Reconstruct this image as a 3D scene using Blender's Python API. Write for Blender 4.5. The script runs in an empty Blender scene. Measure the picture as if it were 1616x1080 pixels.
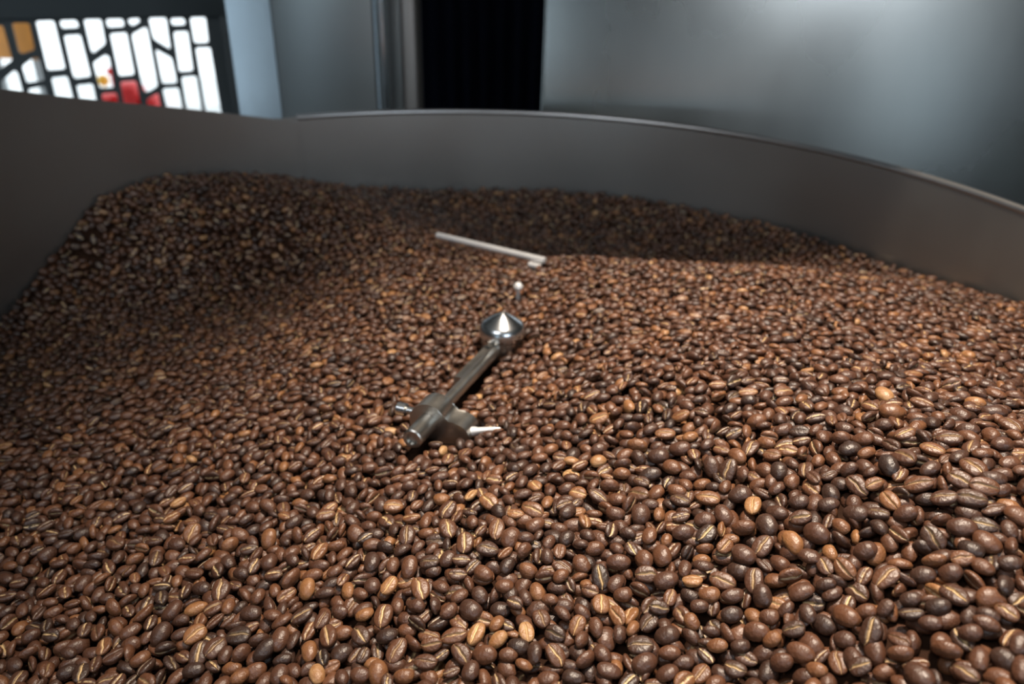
import bpy, bmesh, math, random
import numpy as np
from mathutils import Matrix, Vector

random.seed(7)
rng = np.random.default_rng(7)
sc = bpy.context.scene
COL = sc.collection
Z0 = 1.30                                   # eye height of the photographer

# ------------------------------------------------------------------ camera
FPX = 1200.0
MC = np.array([[0.99961679, -0.0276817, 0.0],
               [0.01291095, 0.46622881, -0.88456995],
               [0.0244864, 0.88423097, 0.46640755]])
cam_d = bpy.data.cameras.new('camera')
cam_d.sensor_width = 36.0
cam_d.lens = FPX * 36.0 / 1616.0
cam_d.clip_start = 0.01
cam_d.clip_end = 60
cam_d.dof.use_dof = True
cam_d.dof.focus_distance = 0.40
cam_d.dof.aperture_fstop = 7.0
cam = bpy.data.objects.new('camera', cam_d)
m4 = Matrix(MC.tolist()).to_4x4()
m4.translation = (0, 0, Z0)
cam.matrix_world = m4
COL.objects.link(cam)
sc.camera = cam

# ------------------------------------------------------------------ world, lights, exposure
w = bpy.data.worlds.new('overcast_sky'); sc.world = w
w.use_nodes = True
bg = w.node_tree.nodes['Background']
bg.inputs[0].default_value = (0.86, 0.95, 1.0, 1)
bg.inputs[1].default_value = 1.7
sc.view_settings.view_transform = 'Standard'
sc.view_settings.look = 'None'
sc.view_settings.gamma = 1
sc.view_settings.use_curve_mapping = False
sc.view_settings.exposure = 0.0


def area(name, loc, target, size, power, color, size_y=None, spread=None):
    d = bpy.data.lights.new(name, 'AREA')
    d.energy = power; d.color = color; d.size = size
    if size_y:
        d.shape = 'RECTANGLE'; d.size_y = size_y
    if spread:
        d.spread = math.radians(spread)
    o = bpy.data.objects.new(name, d)
    COL.objects.link(o)
    o.location = loc
    o.rotation_euler = (Vector(target) - Vector(loc)).to_track_quat('-Z', 'Y').to_euler()
    return o


def spot(name, loc, target, power, color, angle, blend, radius):
    d = bpy.data.lights.new(name, 'SPOT')
    d.energy = power; d.color = color; d.spot_size = math.radians(angle)
    d.spot_blend = blend; d.shadow_soft_size = radius
    o = bpy.data.objects.new(name, d)
    COL.objects.link(o)
    o.location = loc
    o.rotation_euler = (Vector(target) - Vector(loc)).to_track_quat('-Z', 'Y').to_euler()
    return o


spot('work_lamp', (0.12, 0.62, Z0 + 1.15), (0.22, 0.44, Z0 - 0.3), 180, (1.0, 0.84, 0.68), 50, 1.0, 0.06)
area('cool_fill', (1.2, -2.0, 2.3), (0.2, 0.5, 1.0), 1.2, 19, (0.78, 0.89, 1.0), 1.0)  # cool fill added behind the camera, no doorway is built there
area('overhead_fill', (-0.9, -0.6, 2.9), (-0.4, 0.8, 1.0), 0.9, 17, (0.95, 0.97, 1.0), 0.9)  # soft overhead fill added to lift the left mound

# ------------------------------------------------------------------ helpers
def ray(px, py):
    return MC @ np.array([px - 808.0, 540.0 - py, -FPX])


def at_z(px, py, z):                         # z relative to the eye
    r = ray(px, py); t = z / r[2]
    return r * t


def at_y(px, py, y):
    r = ray(px, py); return r * (y / r[1])


def project(P):                              # P relative to the eye, (n,3)
    c = P @ MC
    return 808 + FPX * c[:, 0] / -c[:, 2], 540 - FPX * c[:, 1] / -c[:, 2], -c[:, 2]


def link(o, parent=None):
    COL.objects.link(o)
    if parent is not None:
        o.parent = parent
    return o


def tag(o, label=None, cat=None, group=None, kind=None):
    if label: o['label'] = label
    if cat: o['category'] = cat
    if group: o['group'] = group
    if kind: o['kind'] = kind
    return o


def empty(name, loc, label, cat, group=None):
    o = bpy.data.objects.new(name, None)
    o.empty_display_size = 0.05
    o.location = loc
    link(o); tag(o, label, cat, group)
    return o


def obj(name, bm, mat, parent=None, smooth=True, sharp=35):
    me = bpy.data.meshes.new(name)
    bmesh.ops.recalc_face_normals(bm, faces=bm.faces)
    bm.to_mesh(me); bm.free()
    me.materials.append(mat)
    if smooth:
        me.shade_smooth()
        me.set_sharp_from_angle(angle=math.radians(sharp))
    o = bpy.data.objects.new(name, me)
    if parent is not None:                    # meshes are written in world coordinates
        me.transform(Matrix.Translation(-parent_origin(parent)))
    link(o, parent)
    return o


def parent_origin(p):
    v = Vector(p.location)
    while p.parent is not None:
        p = p.parent; v += Vector(p.location)
    return v


def box(bm, x0, x1, y0, y1, z0, z1, bevel=0.0):
    r = bmesh.ops.create_cube(bm, size=1)
    vs = r['verts']
    for v in vs:
        v.co = Vector(((x0 + x1) / 2 + v.co.x * (x1 - x0), (y0 + y1) / 2 + v.co.y * (y1 - y0), (z0 + z1) / 2 + v.co.z * (z1 - z0)))
    if bevel:
        es = list({e for v in vs for e in v.link_edges})
        bmesh.ops.bevel(bm, geom=es, offset=bevel, segments=3, profile=0.5, affect='EDGES')


def lathe(bm, prof, p0, axis, seg=48):
    """prof: list of (radius, distance along the axis)"""
    a = Vector(axis).normalized()
    u = a.orthogonal().normalized(); v = a.cross(u)
    p0 = Vector(p0); rings = []
    for r, h in prof:
        if r < 1e-6:
            rings.append([bm.verts.new(p0 + a * h)])
        else:
            rings.append([bm.verts.new(p0 + a * h + u * (r * math.cos(2 * math.pi * k / seg)) + v * (r * math.sin(2 * math.pi * k / seg))) for k in range(seg)])
    for A, B in zip(rings, rings[1:]):
        for k in range(seg):
            a1, a2 = A[k % len(A)], A[(k + 1) % len(A)]
            b1, b2 = B[k % len(B)], B[(k + 1) % len(B)]
            f = []
            for q in (a1, a2, b2, b1):
                if q not in f: f.append(q)
            if len(f) > 2:
                bm.faces.new(f)


def rod(bm, p0, p1, r, c=0.0008, seg=32):
    L = (Vector(p1) - Vector(p0)).length
    lathe(bm, [(0, 0), (r - c, 0), (r, c), (r, L - c), (r - c, L), (0, L)], p0, Vector(p1) - Vector(p0), seg)


def V(p):                                     # eye-relative point to world Vector
    return Vector((float(p[0]), float(p[1]), float(p[2]) + Z0))


# ------------------------------------------------------------------ materials
def newmat(name):
    m = bpy.data.materials.new(name); m.use_nodes = True
    nt = m.node_tree
    return m, nt, nt.nodes['Principled BSDF']


def N(nt, t, **kw):
    n = nt.nodes.new(t)
    for k, v in kw.items():
        setattr(n, k, v)
    return n


def steel(name, col, rough, var=0.10, scale=6.0, bump=0.02, stretch=(1, 1, 1), blotch=0.12, metallic=1.0):
    m, nt, b = newmat(name)
    L = nt.links.new
    tc = N(nt, 'ShaderNodeTexCoord'); mp = N(nt, 'ShaderNodeMapping')
    mp.inputs['Scale'].default_value = stretch
    L(tc.outputs['Object'], mp.inputs[0])
    n1 = N(nt, 'ShaderNodeTexNoise'); n1.inputs['Scale'].default_value = scale; n1.inputs['Detail'].default_value = 4
    L(mp.outputs[0], n1.inputs['Vector'])
    n2 = N(nt, 'ShaderNodeTexNoise'); n2.inputs['Scale'].default_value = scale * 45; n2.inputs['Detail'].default_value = 3
    L(mp.outputs[0], n2.inputs['Vector'])
    r = N(nt, 'ShaderNodeMapRange'); r.inputs[1].default_value = .1; r.inputs[2].default_value = .9
    r.inputs[3].default_value = rough - var; r.inputs[4].default_value = rough + var
    L(n1.outputs[0], r.inputs[0]); L(r.outputs[0], b.inputs['Roughness'])
    mx = N(nt, 'ShaderNodeMix', data_type='RGBA')
    mx.inputs['A'].default_value = (*[c * (1 - blotch) for c in col], 1)
    mx.inputs['B'].default_value = (*[min(1, c * (1 + blotch)) for c in col], 1)
    L(n1.outputs[0], mx.inputs['Factor']); L(mx.outputs['Result'], b.inputs['Base Color'])
    b.inputs['Metallic'].default_value = metallic
    bp = N(nt, 'ShaderNodeBump'); bp.inputs['Strength'].default_value = bump; bp.inputs['Distance'].default_value = 0.01
    L(n2.outputs[0], bp.inputs['Height']); L(bp.outputs[0], b.inputs['Normal'])
    return m


def paint(name, col, rough=0.6, scale=8, blotch=0.1):
    return steel(name, col, rough, 0.05, scale, 0.01, blotch=blotch, metallic=0.0)


def bean_mat(name, per_object):
    m, nt, b = newmat(name)
    L = nt.links.new
    if per_object:
        a = N(nt, 'ShaderNodeObjectInfo')
        sep = N(nt, 'ShaderNodeSeparateColor'); L(a.outputs['Color'], sep.inputs[0])
        t, t2 = sep.outputs[0], sep.outputs[1]
    else:
        a = N(nt, 'ShaderNodeAttribute', attribute_name='roast'); t = a.outputs['Fac']
        a2 = N(nt, 'ShaderNodeAttribute', attribute_name='chaff'); t2 = a2.outputs['Fac']
    tc = N(nt, 'ShaderNodeTexCoord')
    nz = N(nt, 'ShaderNodeTexNoise'); nz.inputs['Scale'].default_value = 260; nz.inputs['Detail'].default_value = 4
    L(tc.outputs['Object'], nz.inputs['Vector'])
    ad = N(nt, 'ShaderNodeMath', operation='MULTIPLY_ADD'); ad.inputs[1].default_value = 0.30; L(nz.outputs[0], ad.inputs[0])
    sb = N(nt, 'ShaderNodeMath', operation='SUBTRACT'); sb.inputs[1].default_value = 0.15; L(t, sb.inputs[0])
    L(sb.outputs[0], ad.inputs[2])
    cr = N(nt, 'ShaderNodeValToRGB'); e = cr.color_ramp.elements
    e[0].position = 0.0; e[0].color = (0.022, 0.012, 0.009, 1)
    e[1].position = 1.0; e[1].color = (0.50, 0.30, 0.14, 1)
    for p, c in ((.22, (0.045, 0.021, 0.013, 1)), (.45, (0.088, 0.036, 0.019, 1)), (.66, (0.150, 0.060, 0.026, 1)), (.85, (0.29, 0.130, 0.048, 1))):
        x = cr.color_ramp.elements.new(p); x.color = c
    L(ad.outputs[0], cr.inputs[0])
    # chaff in the crease
    ca = N(nt, 'ShaderNodeAttribute', attribute_name='crease')
    n2 = N(nt, 'ShaderNodeTexNoise'); n2.inputs['Scale'].default_value = 420; L(tc.outputs['Object'], n2.inputs['Vector'])
    mr = N(nt, 'ShaderNodeMapRange'); mr.inputs[1].default_value = .36; mr.inputs[2].default_value = .54; L(n2.outputs[0], mr.inputs[0])
    m1 = N(nt, 'ShaderNodeMath', operation='MULTIPLY'); L(ca.outputs['Fac'], m1.inputs[0]); L(mr.outputs[0], m1.inputs[1])
    m2 = N(nt, 'ShaderNodeMath', operation='MULTIPLY'); L(m1.outputs[0], m2.inputs[0]); L(t2, m2.inputs[1])
    mx = N(nt, 'ShaderNodeMix', data_type='RGBA'); mx.inputs['B'].default_value = (0.80, 0.58, 0.30, 1)
    L(m2.outputs[0], mx.inputs['Factor']); L(cr.outputs[0], mx.inputs['A'])
    L(mx.outputs['Result'], b.inputs['Base Color'])
    rr = N(nt, 'ShaderNodeMapRange'); rr.inputs[3].default_value = .33; rr.inputs[4].default_value = .52
    L(nz.outputs[0], rr.inputs[0]); L(rr.outputs[0], b.inputs['Roughness'])
    b.inputs['Specular IOR Level'].default_value = 0.68
    bp = N(nt, 'ShaderNodeBump'); bp.inputs['Strength'].default_value = .55; bp.inputs['Distance'].default_value = .0008
    n3 = N(nt, 'ShaderNodeTexNoise'); n3.inputs['Scale'].default_value = 700; n3.inputs['Detail'].default_value = 3
    L(tc.outputs['Object'], n3.inputs['Vector']); L(n3.outputs[0], bp.inputs['Height']); L(bp.outputs[0], b.inputs['Normal'])
    return m


M_tray = steel('tray_steel', (0.47, 0.475, 0.46), 0.46, 0.08, 5, 0.02, (1, 1, 1), 0.14)
M_rim = steel('rim_steel', (0.60, 0.60, 0.60), 0.38, 0.05, 9, 0.01)
M_panel = steel('panel_steel', (0.50, 0.49, 0.46), 0.27, 0.06, 4.0, 0.004, (1, 1, .6), 0.30)
M_cab = steel('cabinet_steel', (0.42, 0.43, 0.42), 0.42, 0.08, 3, 0.02, (1, 1, .4), 0.12)
M_post = steel('post_steel', (0.50, 0.46, 0.43), 0.5, 0.05, 3, 0.02)
M_hub = steel('polished_steel', (0.62, 0.65, 0.67), 0.23, 0.05, 25, 0.01, (1, 1, 1), 0.06)
M_arm = steel('worn_steel', (0.50, 0.485, 0.45), 0.34, 0.07, 40, 0.04, (1, 1, 1), 0.2)
M_bright = steel('bright_steel', (0.86, 0.87, 0.87), 0.40, 0.04, 30, 0.01, metallic=0.45)
M_lattice = paint('lattice_paint', (0.085, 0.100, 0.105), 0.5)
M_wall = paint('wall_paint', (0.20, 0.20, 0.19), 0.8, 2)
M_ceil = paint('ceiling_paint', (0.35, 0.35, 0.34), 0.8, 2)
M_floor = paint('concrete_floor', (0.16, 0.155, 0.15), 0.6, 3, 0.25)
M_void = paint('shade_backdrop', (0.004, 0.008, 0.030), 0.9, 4)  # near-black colour stands for the shade in the gap
M_cabinet_frame = paint('frame_paint', (.12, .12, .12))
M_white = paint('white_render', (0.85, 0.87, 0.87), 0.8)
M_red = paint('red_plastic', (0.75, 0.035, 0.035), 0.4)
M_yellow = paint('yellow_plastic', (0.85, 0.50, 0.04), 0.4)
M_orange = paint('orange_board', (0.55, 0.22, 0.03), 0.5, 12, 0.3)
M_grey = paint('grey_board', (0.32, 0.34, 0.35), 0.7)
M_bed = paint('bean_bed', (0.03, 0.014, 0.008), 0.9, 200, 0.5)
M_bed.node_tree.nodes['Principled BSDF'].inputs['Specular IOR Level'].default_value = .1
M_bean = bean_mat('roasted_bean_skin', True)
M_pile = bean_mat('roasted_bean_skin_pile', False)

# ------------------------------------------------------------------ room shell
RX0, RX1, RY0, RY1, RH = -2.9, 2.9, -2.6, 3.3, 3.0
def slab(name, *a):
    bm = bmesh.new(); box(bm, *a[:6]); o = obj(name, bm, a[6], smooth=False); o['kind'] = 'structure'; return o
slab('floor', RX0 - .1, RX1 + .1, RY0 - .1, RY1 + .1, -.08, 0, M_floor)
slab('ceiling', RX0 - .1, RX1 + .1, RY0 - .1, RY1 + .1, RH, RH + .08, M_ceil)
slab('wall_left', RX0 - .1, RX0, RY0, RY1, 0, RH, M_wall)
slab('wall_right', RX1, RX1 + .1, RY0, RY1, 0, RH, M_wall)
slab('wall_front', RX0, RX1, RY0 - .1, RY0, 0, RH, M_wall)
# back wall with the big glazed-front opening on the left
bm = bmesh.new()
box(bm, -.62, RX1, RY1, RY1 + .1, 0, RH)
box(bm, RX0, -.62, RY1, RY1 + .1, 1.42, RH)
box(bm, RX0, -.62, RY1, RY1 + .1, 0, .25)
o = obj('wall_back', bm, M_wall, smooth=False); o['kind'] = 'structure'

M_pane, nt_, b_ = newmat('reflection_glow')  # glow added for bluish reflections in the steel
b_.inputs['Base Color'].default_value = (.6, .7, .8, 1); b_.inputs['Emission Color'].default_value = (.62, .83, 1.0, 1); b_.inputs['Emission Strength'].default_value = 3.0
for name, x0, x1, z0, z1 in (('reflection_pane_1', 1.88, 2.14, .75, 1.62), ('reflection_pane_2', .17, .46, 1.10, 1.26), ('reflection_pane_3', -1.9, -1.1, .8, 2.0)):  # glowing panes added on the unseen front wall for the steel to mirror
    slab(name, x0, x1, RY0 - .01, RY0 + .012, z0, z1, M_pane)
    bm = bmesh.new()
    for a in ((x0 - .03, x0, z0 - .03, z1 + .03), (x1, x1 + .03, z0 - .03, z1 + .03), (x0, x1, z0 - .03, z0), (x0, x1, z1, z1 + .03)):
        box(bm, a[0], a[1], RY0 - .01, RY0 + .03, a[2], a[3])
    obj('pane_frame', bm, M_cabinet_frame, bpy.data.objects[name], smooth=False)

M_pane2 = M_pane.copy(); M_pane2.node_tree.nodes['Principled BSDF'].inputs['Emission Strength'].default_value = .85
slab('reflection_pane_4', RX0 - .01, RX0 + .012, 1.05, 2.0, .45, 1.75, M_pane2)  # glowing pane added to be mirrored in the slanting side panel
bm = bmesh.new()
for a in ((1.02, 1.05, .42, 1.78), (2.0, 2.03, .42, 1.78), (1.05, 2.0, .42, .45), (1.05, 2.0, 1.75, 1.78)):
    box(bm, RX0 - .01, RX0 + .03, a[0], a[1], a[2], a[3])
obj('pane_frame', bm, M_cabinet_frame, bpy.data.objects['reflection_pane_4'], smooth=False)

# ------------------------------------------------------------------ the cooling tray
CX, CY, R = -0.03, 0.594, 0.545
TB = Z0 - 0.50
tray = empty('cooling_tray', (CX, CY, 0), 'large round stainless steel cooling tray full of roasted coffee beans', 'tray')


def arc_wall(bm, r, th, z0, ztop, a0, a1, n):
    """a curved plate from angle a0 to a1 (radians), ztop is a function of the angle"""
    rows = []
    full = abs(a1 - a0) > 6.28
    for k in range(n if full else n + 1):
        a = a0 + (a1 - a0) * k / n
        c, s = math.cos(a), math.sin(a); zt = ztop(a)
        rows.append([bm.verts.new((CX + rr * c, CY + rr * s, zz)) for rr, zz in ((r, z0), (r, zt), (r + th, zt), (r + th, z0))])
    m = len(rows)
    for k in range(m if full else m - 1):
        A, B = rows[k], rows[(k + 1) % m]
        for j in range(4):
            bm.faces.new((A[j], A[(j + 1) % 4], B[(j + 1) % 4], B[j]))
    if not full:
        bm.faces.new(rows[0]); bm.faces.new(rows[-1][::-1])


RIMZ = Z0 - 0.2215
bm = bmesh.new(); arc_wall(bm, R, 0.003, TB, lambda a: RIMZ, 0, 2 * math.pi, 220)
obj('tray_wall', bm, M_tray, tray)
# rolled rim
A0 = math.atan2(1.065 - CY, -0.304 - CX)        # where the slanted guard begins
A1 = math.radians(232)
bm = bmesh.new()
prev = None; n = 200; rings = []
a_from, a_to = A1 - 2 * math.pi, A0
for k in range(n + 1):
    a = a_from + (a_to - a_from) * k / n
    c, s = math.cos(a), math.sin(a)
    rings.append([bm.verts.new((CX + (R + .0025 + .0042 * math.cos(q)) * c, CY + (R + .0025 + .0042 * math.cos(q)) * s, RIMZ + .0042 * math.sin(q) - .001)) for q in [j * math.pi / 6 for j in range(12)]])
for A, B in zip(rings, rings[1:]):
    for j in range(12):
        bm.faces.new((A[j], A[(j + 1) % 12], B[(j + 1) % 12], B[j]))
bm.faces.new(rings[0]); bm.faces.new(rings[-1])
obj('rolled_rim', bm, M_rim, tray)
# guard plate on the left, its top slanting up away from the seam
GA, GZ = [], []
for px, py in ((470, 193), (445, 190), (350, 178), (200, 163), (100, 153), (0, 140)):
    w_ = ray(px, py); a_ = w_[:2]; C_ = np.array([CX, CY])
    A_ = a_ @ a_; B_ = -2 * a_ @ C_; c_ = C_ @ C_ - (R - .003) ** 2
    t_ = (-B_ + math.sqrt(B_ * B_ - 4 * A_ * c_)) / (2 * A_); p_ = w_ * t_
    GA.append(math.atan2(p_[1] - CY, p_[0] - CX)); GZ.append(p_[2] + Z0)
def guard_top(a):
    if a <= GA[-1]: return float(np.interp(a, GA, GZ))
    return min(GZ[-1] + (a - GA[-1]) * .17, Z0 - .10)
bm = bmesh.new(); arc_wall(bm, R - .004, 0.003, Z0 - .46, guard_top, GA[0], A1, 90)
g = obj('side_guard', bm, M_tray, tray); g['label'] = 'guard plate with a slanting top edge on the left of the tray'
bm = bmesh.new(); lathe(bm, [(0, 0), (R, 0), (R, .004), (0, .004)], (CX, CY, TB - .004), (0, 0, 1), 96)
obj('tray_floor', bm, M_tray, tray)
bm = bmesh.new(); lathe(bm, [(0.30, 0), (R + .006, .22), (R + .006, .26), (R - .05, .26), (.28, .02)], (CX, CY, TB - .265), (0, 0, 1), 96)
obj('air_plenum', bm, M_cab, tray)
for k in range(4):
    a = math.radians(45 + 90 * k); x, y = CX + .42 * math.cos(a), CY + .42 * math.sin(a)
    bm = bmesh.new(); lathe(bm, [(0, 0), (.05, 0), (.05, .012), (.028, .016), (.028, TB - .1), (0, TB - .1)], (x, y, 0), (0, 0, 1), 24)
    obj('leg', bm, M_cab, tray)

# ------------------------------------------------------------------ the stirrer
HUB = at_y(793, 514, CY)                       # centre of the cap's rim
HX, HZ = HUB[0], HUB[2]
stir = empty('stirrer', (HX, CY, TB), 'steel stirrer with cone-capped hub and clamped arm half buried in the beans', 'stirrer')
capr = 0.0205
bm = bmesh.new()
hz = Z0 + HZ
lathe(bm, [(0, 0.0132), (.0010, .0130), (.0090, .0084), (.0165, .0034), (.0188, .0014), (.0201, -.0014), (.0206, -.0045), (.0203, -.0080), (.0190, -.0100), (0, -.0100)], (HX, CY, hz), (0, 0, 1), 64)
c = obj('hub_cap', bm, M_hub, stir, sharp=60); c['label'] = 'polished conical cap on top of the hub'
bm = bmesh.new(); lathe(bm, [(0, 0), (.0185, 0), (.0185, hz - TB - .009), (0, hz - TB - .009)], (HX, CY, TB), (0, 0, 1), 48)
obj('hub_post', bm, M_arm, stir)
# arm: from the hub to lower left, along AX
E0 = at_z(650, 694, -.297)                     # shaft end centre
P_hub = np.array([HX, CY, HZ - .018])
AX = Vector(((E0 - P_hub) / np.linalg.norm(E0 - P_hub)).tolist())
Lr = float(np.linalg.norm(E0 - P_hub))
PH = V(P_hub)
bm = bmesh.new(); rod(bm, PH + AX * .012, PH + AX * (Lr - .03), .0050, .0006)
obj('arm_shaft', bm, M_arm, stir)
side = AX.cross(Vector((0, 0, 1))).normalized()    # points towards screen left or right
if side.x < 0: side = -side
upv = side.cross(AX).normalized()
if upv.z < 0: upv = -upv
# flat key bar beside the shaft
bm = bmesh.new()
def obox(bm, o, ax, s, u, l0, l1, s0, s1, u0, u1, bev=.0006):
    r = bmesh.ops.create_cube(bm, size=1); vs = r['verts']
    for v in vs:
        q = v.co.copy() + Vector((.5, .5, .5))
        v.co = o + ax * (l0 + q.x * (l1 - l0)) + s * (s0 + q.y * (s1 - s0)) + u * (u0 + q.z * (u1 - u0))
    bmesh.ops.bevel(bm, geom=list({e for v in vs for e in v.link_edges}), offset=bev, segments=2, profile=.5, affect='EDGES')
obox(bm, PH, AX, side, upv, .014, .085, -.0105, -.0045, -.006, .0015)
obj('key_bar', bm, M_arm, stir)
# thicker sleeve at the end
bm = bmesh.new(); S0 = PH + AX * (Lr - .052); S1 = PH + AX * Lr
lathe(bm, [(0, 0), (.0062, 0), (.0070, .0008), (.0070, .0512), (.0060, .052), (.0042, .052), (.0038, .0495), (0, .0495)], S0, AX, 40)
obj('arm_sleeve', bm, M_arm, stir)
# clamp: two-lobed saddle, extruded along the arm
prof = []
def arc(cx, cz, r, a, b, n):
    for k in range(n + 1):
        t = math.radians(a + (b - a) * k / n); prof.append((cx + r * math.cos(t), cz + r * math.sin(t)))
arc(0, .0005, .0138, 215, 48, 18)                  # left lobe, over the sleeve
arc(.0166, .0108, .0064, 200, 258, 5)          # saddle
arc(.0210, -.0068, .0106, 98, 0, 12)           # right lobe
prof.append((.0316, -.016)); prof.append((.0290, -.0185)); prof.append((.0150, -.018)); prof.append((.0115, -.012)); prof.append((-.006, -.0125))
bm = bmesh.new()
CB = PH + AX * (Lr - .045); CT = .020
def prism(bm, prof, o, ax, s, u, th, bev):
    A = [bm.verts.new(o + s * x + u * z) for x, z in prof]
    B = [bm.verts.new(o + s * x + u * z + ax * th) for x, z in prof]
    f1 = bm.faces.new(A); f2 = bm.faces.new(B[::-1]); n = len(prof)
    for k in range(n):
        bm.faces.new((A[k], A[(k + 1) % n], B[(k + 1) % n], B[k]))
    bmesh.ops.bevel(bm, geom=list(f1.edges) + list(f2.edges), offset=bev, segments=2, profile=.5, affect='EDGES')
prism(bm, prof, CB, AX, side, upv, CT, .0009)
cl = obj('clamp', bm, M_arm, stir, sharp=28); cl['label'] = 'two-lobed steel clamp gripping the arm'
bm = bmesh.new(); q = CB + AX * .010 + side * .0 + upv * .001
rod(bm, q - side * .0285, q - side * .0200, .0048, .001); rod(bm, q - side * .021, q - side * .010, .0028, .0003)
obj('clamp_bolt', bm, M_hub, cl)
bm = bmesh.new(); q2 = CB + AX * .012 + side * .030 + upv * (-.004)
e2 = V(at_z(792, 677, -.2985)); d2 = e2 - q2
L2 = d2.length
lathe(bm, [(0, -.003), (.0036, -.003), (.0034, L2 * .12), (.0026, L2 * .25), (.0021, L2 * .7), (.0010, L2 - .001), (0, L2)], q2, d2, 24)
obj('locking_pin', bm, M_bright, cl)
bm = bmesh.new(); q3 = CB + AX * .010 + side * .0215
lathe(bm, [(0, 0), (.006, 0), (.006, .11), (0, .11)], q3 - upv * .125, upv, 20)
obj('paddle_stem', bm, M_arm, stir)
bm = bmesh.new()
obox(bm, q3 - upv * .15, AX, side, upv, -.05, .05, -.001, .001, -.02, .03, .0004)
obj('paddle_blade', bm, M_arm, stir)
# rear arm and its cross bar
f0 = V(at_z(690, 371.5, -.312)); f1 = V(at_z(860, 411.5, -.304))
bm = bmesh.new(); rod(bm, f0, f1, .0037, .0008); c = obj('cross_bar', bm, M_bright, stir); c['label'] = 'thin bright cross bar over the rear trough'
b0 = V(at_z(845, 420, -.310)); bd = (f1 - f0).normalized()
bm = bmesh.new(); rod(bm, b0 - bd * .009, b0 + bd * .007, .0034, .0012); obj('bar_end', bm, M_bright, stir)
b1 = V(at_z(818, 453, -.3010))
bm = bmesh.new(); lathe(bm, [(0, .0046), (.0028, .0040), (.0046, .0014), (.0044, -.0016), (.0022, -.0038), (.0020, -.03), (0, -.03)], b1, (0, -.25, 1), 24)
obj('bolt_head', bm, M_bright, stir)
bm = bmesh.new(); rod(bm, Vector((HX, CY + .01, hz - .035)), Vector((b0.x, b0.y, b0.z - .018)), .006)
obj('rear_arm', bm, M_arm, stir)
bm = bmesh.new(); rod(bm, Vector((b0.x, b0.y, b0.z - .15)), Vector((b0.x, b0.y, b0.z - .004)), .004)
obj('rear_stem', bm, M_arm, stir)

# ------------------------------------------------------------------ bean surface
ctrl = []
for px, py, z in [
    (0, 480, -.361), (60, 400, -.324), (130, 310, -.276), (200, 285, -.270), (330, 268, -.277), (450, 275, -.298), (550, 290, -.321), (620, 290, -.326),
    (800, 290, -.328), (950, 295, -.322), (1100, 320, -.324), (1250, 355, -.323), (1380, 400, -.325), (1500, 450, -.315), (1616, 475, -.303),
    (300, 345, -.296), (150, 420, -.345), (460, 345, -.305), (430, 430, -.362), (250, 460, -.360), (570, 375, -.314), (620, 450, -.318),
    (500, 520, -.330), (300, 600, -.348), (100, 600, -.372), (200, 530, -.366), (0, 700, -.352), (0, 850, -.340), (0, 1080, -.335), (-150, 900, -.345),
    (400, 850, -.318), (200, 760, -.335), (400, 1080, -.318), (808, 1080, -.300), (808, 850, -.285), (640, 740, -.302), (560, 640, -.312), (700, 560, -.318),
    (793, 600, -.312), (870, 545, -.300), (1000, 600, -.266), (1250, 600, -.246), (1616, 600, -.245), (1616, 750, -.215), (1616, 1080, -.238),
    (1250, 850, -.256), (1250, 1080, -.277), (1100, 750, -.266), (900, 700, -.282), (900, 480, -.296), (1050, 490, -.283), (1300, 480, -.275), (1500, 540, -.262),
    (730, 470, -.315), (760, 420, -.322), (818, 470, -.312), (1800, 900, -.23), (808, 1300, -.30),
    (640, 330, -.328), (700, 335, -.345), (800, 350, -.352), (950, 360, -.355), (1100, 375, -.348), (1230, 392, -.337), (800, 395, -.347)]:
    p = at_z(px, py, z); ctrl.append(p)
for x, y, z in [(.32, .18, -.245), (-.32, .18, -.335), (0, .07, -.30), (.46, .42, -.25), (.30, .10, -.26), (.06, .770, -.300), (.17, .775, -.3045), (.29, .762, -.301), (.40, .735, -.302), (.12, .865, -.348), (.25, .86, -.350), (.36, .83, -.340), (.16, .82, -.331), (.29, .812, -.330), (.40, .79, -.324)]:
    ctrl.append(np.array([x, y, z]))
ctrl = np.array(ctrl)


def tps_fit(P, v, lam=2e-5):
    d = np.linalg.norm(P[:, None] - P[None], axis=2)
    K = np.where(d > 0, d * d * np.log(d + 1e-12), 0) + lam * np.eye(len(P))
    Q = np.c_[np.ones(len(P)), P]
    A = np.block([[K, Q], [Q.T, np.zeros((3, 3))]])
    return np.linalg.solve(A, np.r_[v, 0, 0, 0])


def tps_eval(P, wv, X):
    out = np.empty(len(X))
    for i in range(0, len(X), 20000):
        x = X[i:i + 20000]
        d = np.linalg.norm(x[:, None] - P[None], axis=2)
        out[i:i + 20000] = np.where(d > 0, d * d * np.log(d + 1e-12), 0) @ wv[:-3] + wv[-3] + x @ wv[-2:]
    return out


WV = tps_fit(ctrl[:, :2], ctrl[:, 2])
G = 0.001
GX0, GY0, NX, NY = -0.60, 0.03, 1140, 1130
cs = 8
cx_ = GX0 + np.arange(0, NX + cs, cs) * G; cy_ = GY0 + np.arange(0, NY + cs, cs) * G
gx, gy = np.meshgrid(cx_, cy_)
coarse = tps_eval(ctrl[:, :2], WV, np.c_[gx.ravel(), gy.ravel()]).reshape(gx.shape)
coarse = np.clip(coarse, -.40, -.20)
ii = np.arange(NY) / cs; jj = np.arange(NX) / cs
i0 = ii.astype(int); j0 = jj.astype(int); fi = (ii - i0)[:, None]; fj = (jj - j0)[None]
T = (coarse[i0][:, j0] * (1 - fi) * (1 - fj) + coarse[i0 + 1][:, j0] * fi * (1 - fj) + coarse[i0][:, j0 + 1] * (1 - fi) * fj + coarse[i0 + 1][:, j0 + 1] * fi * fj)
X = GX0 + np.arange(NX) * G; Y = GY0 + np.arange(NY) * G
XX, YY = np.meshgrid(X, Y)
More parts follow.
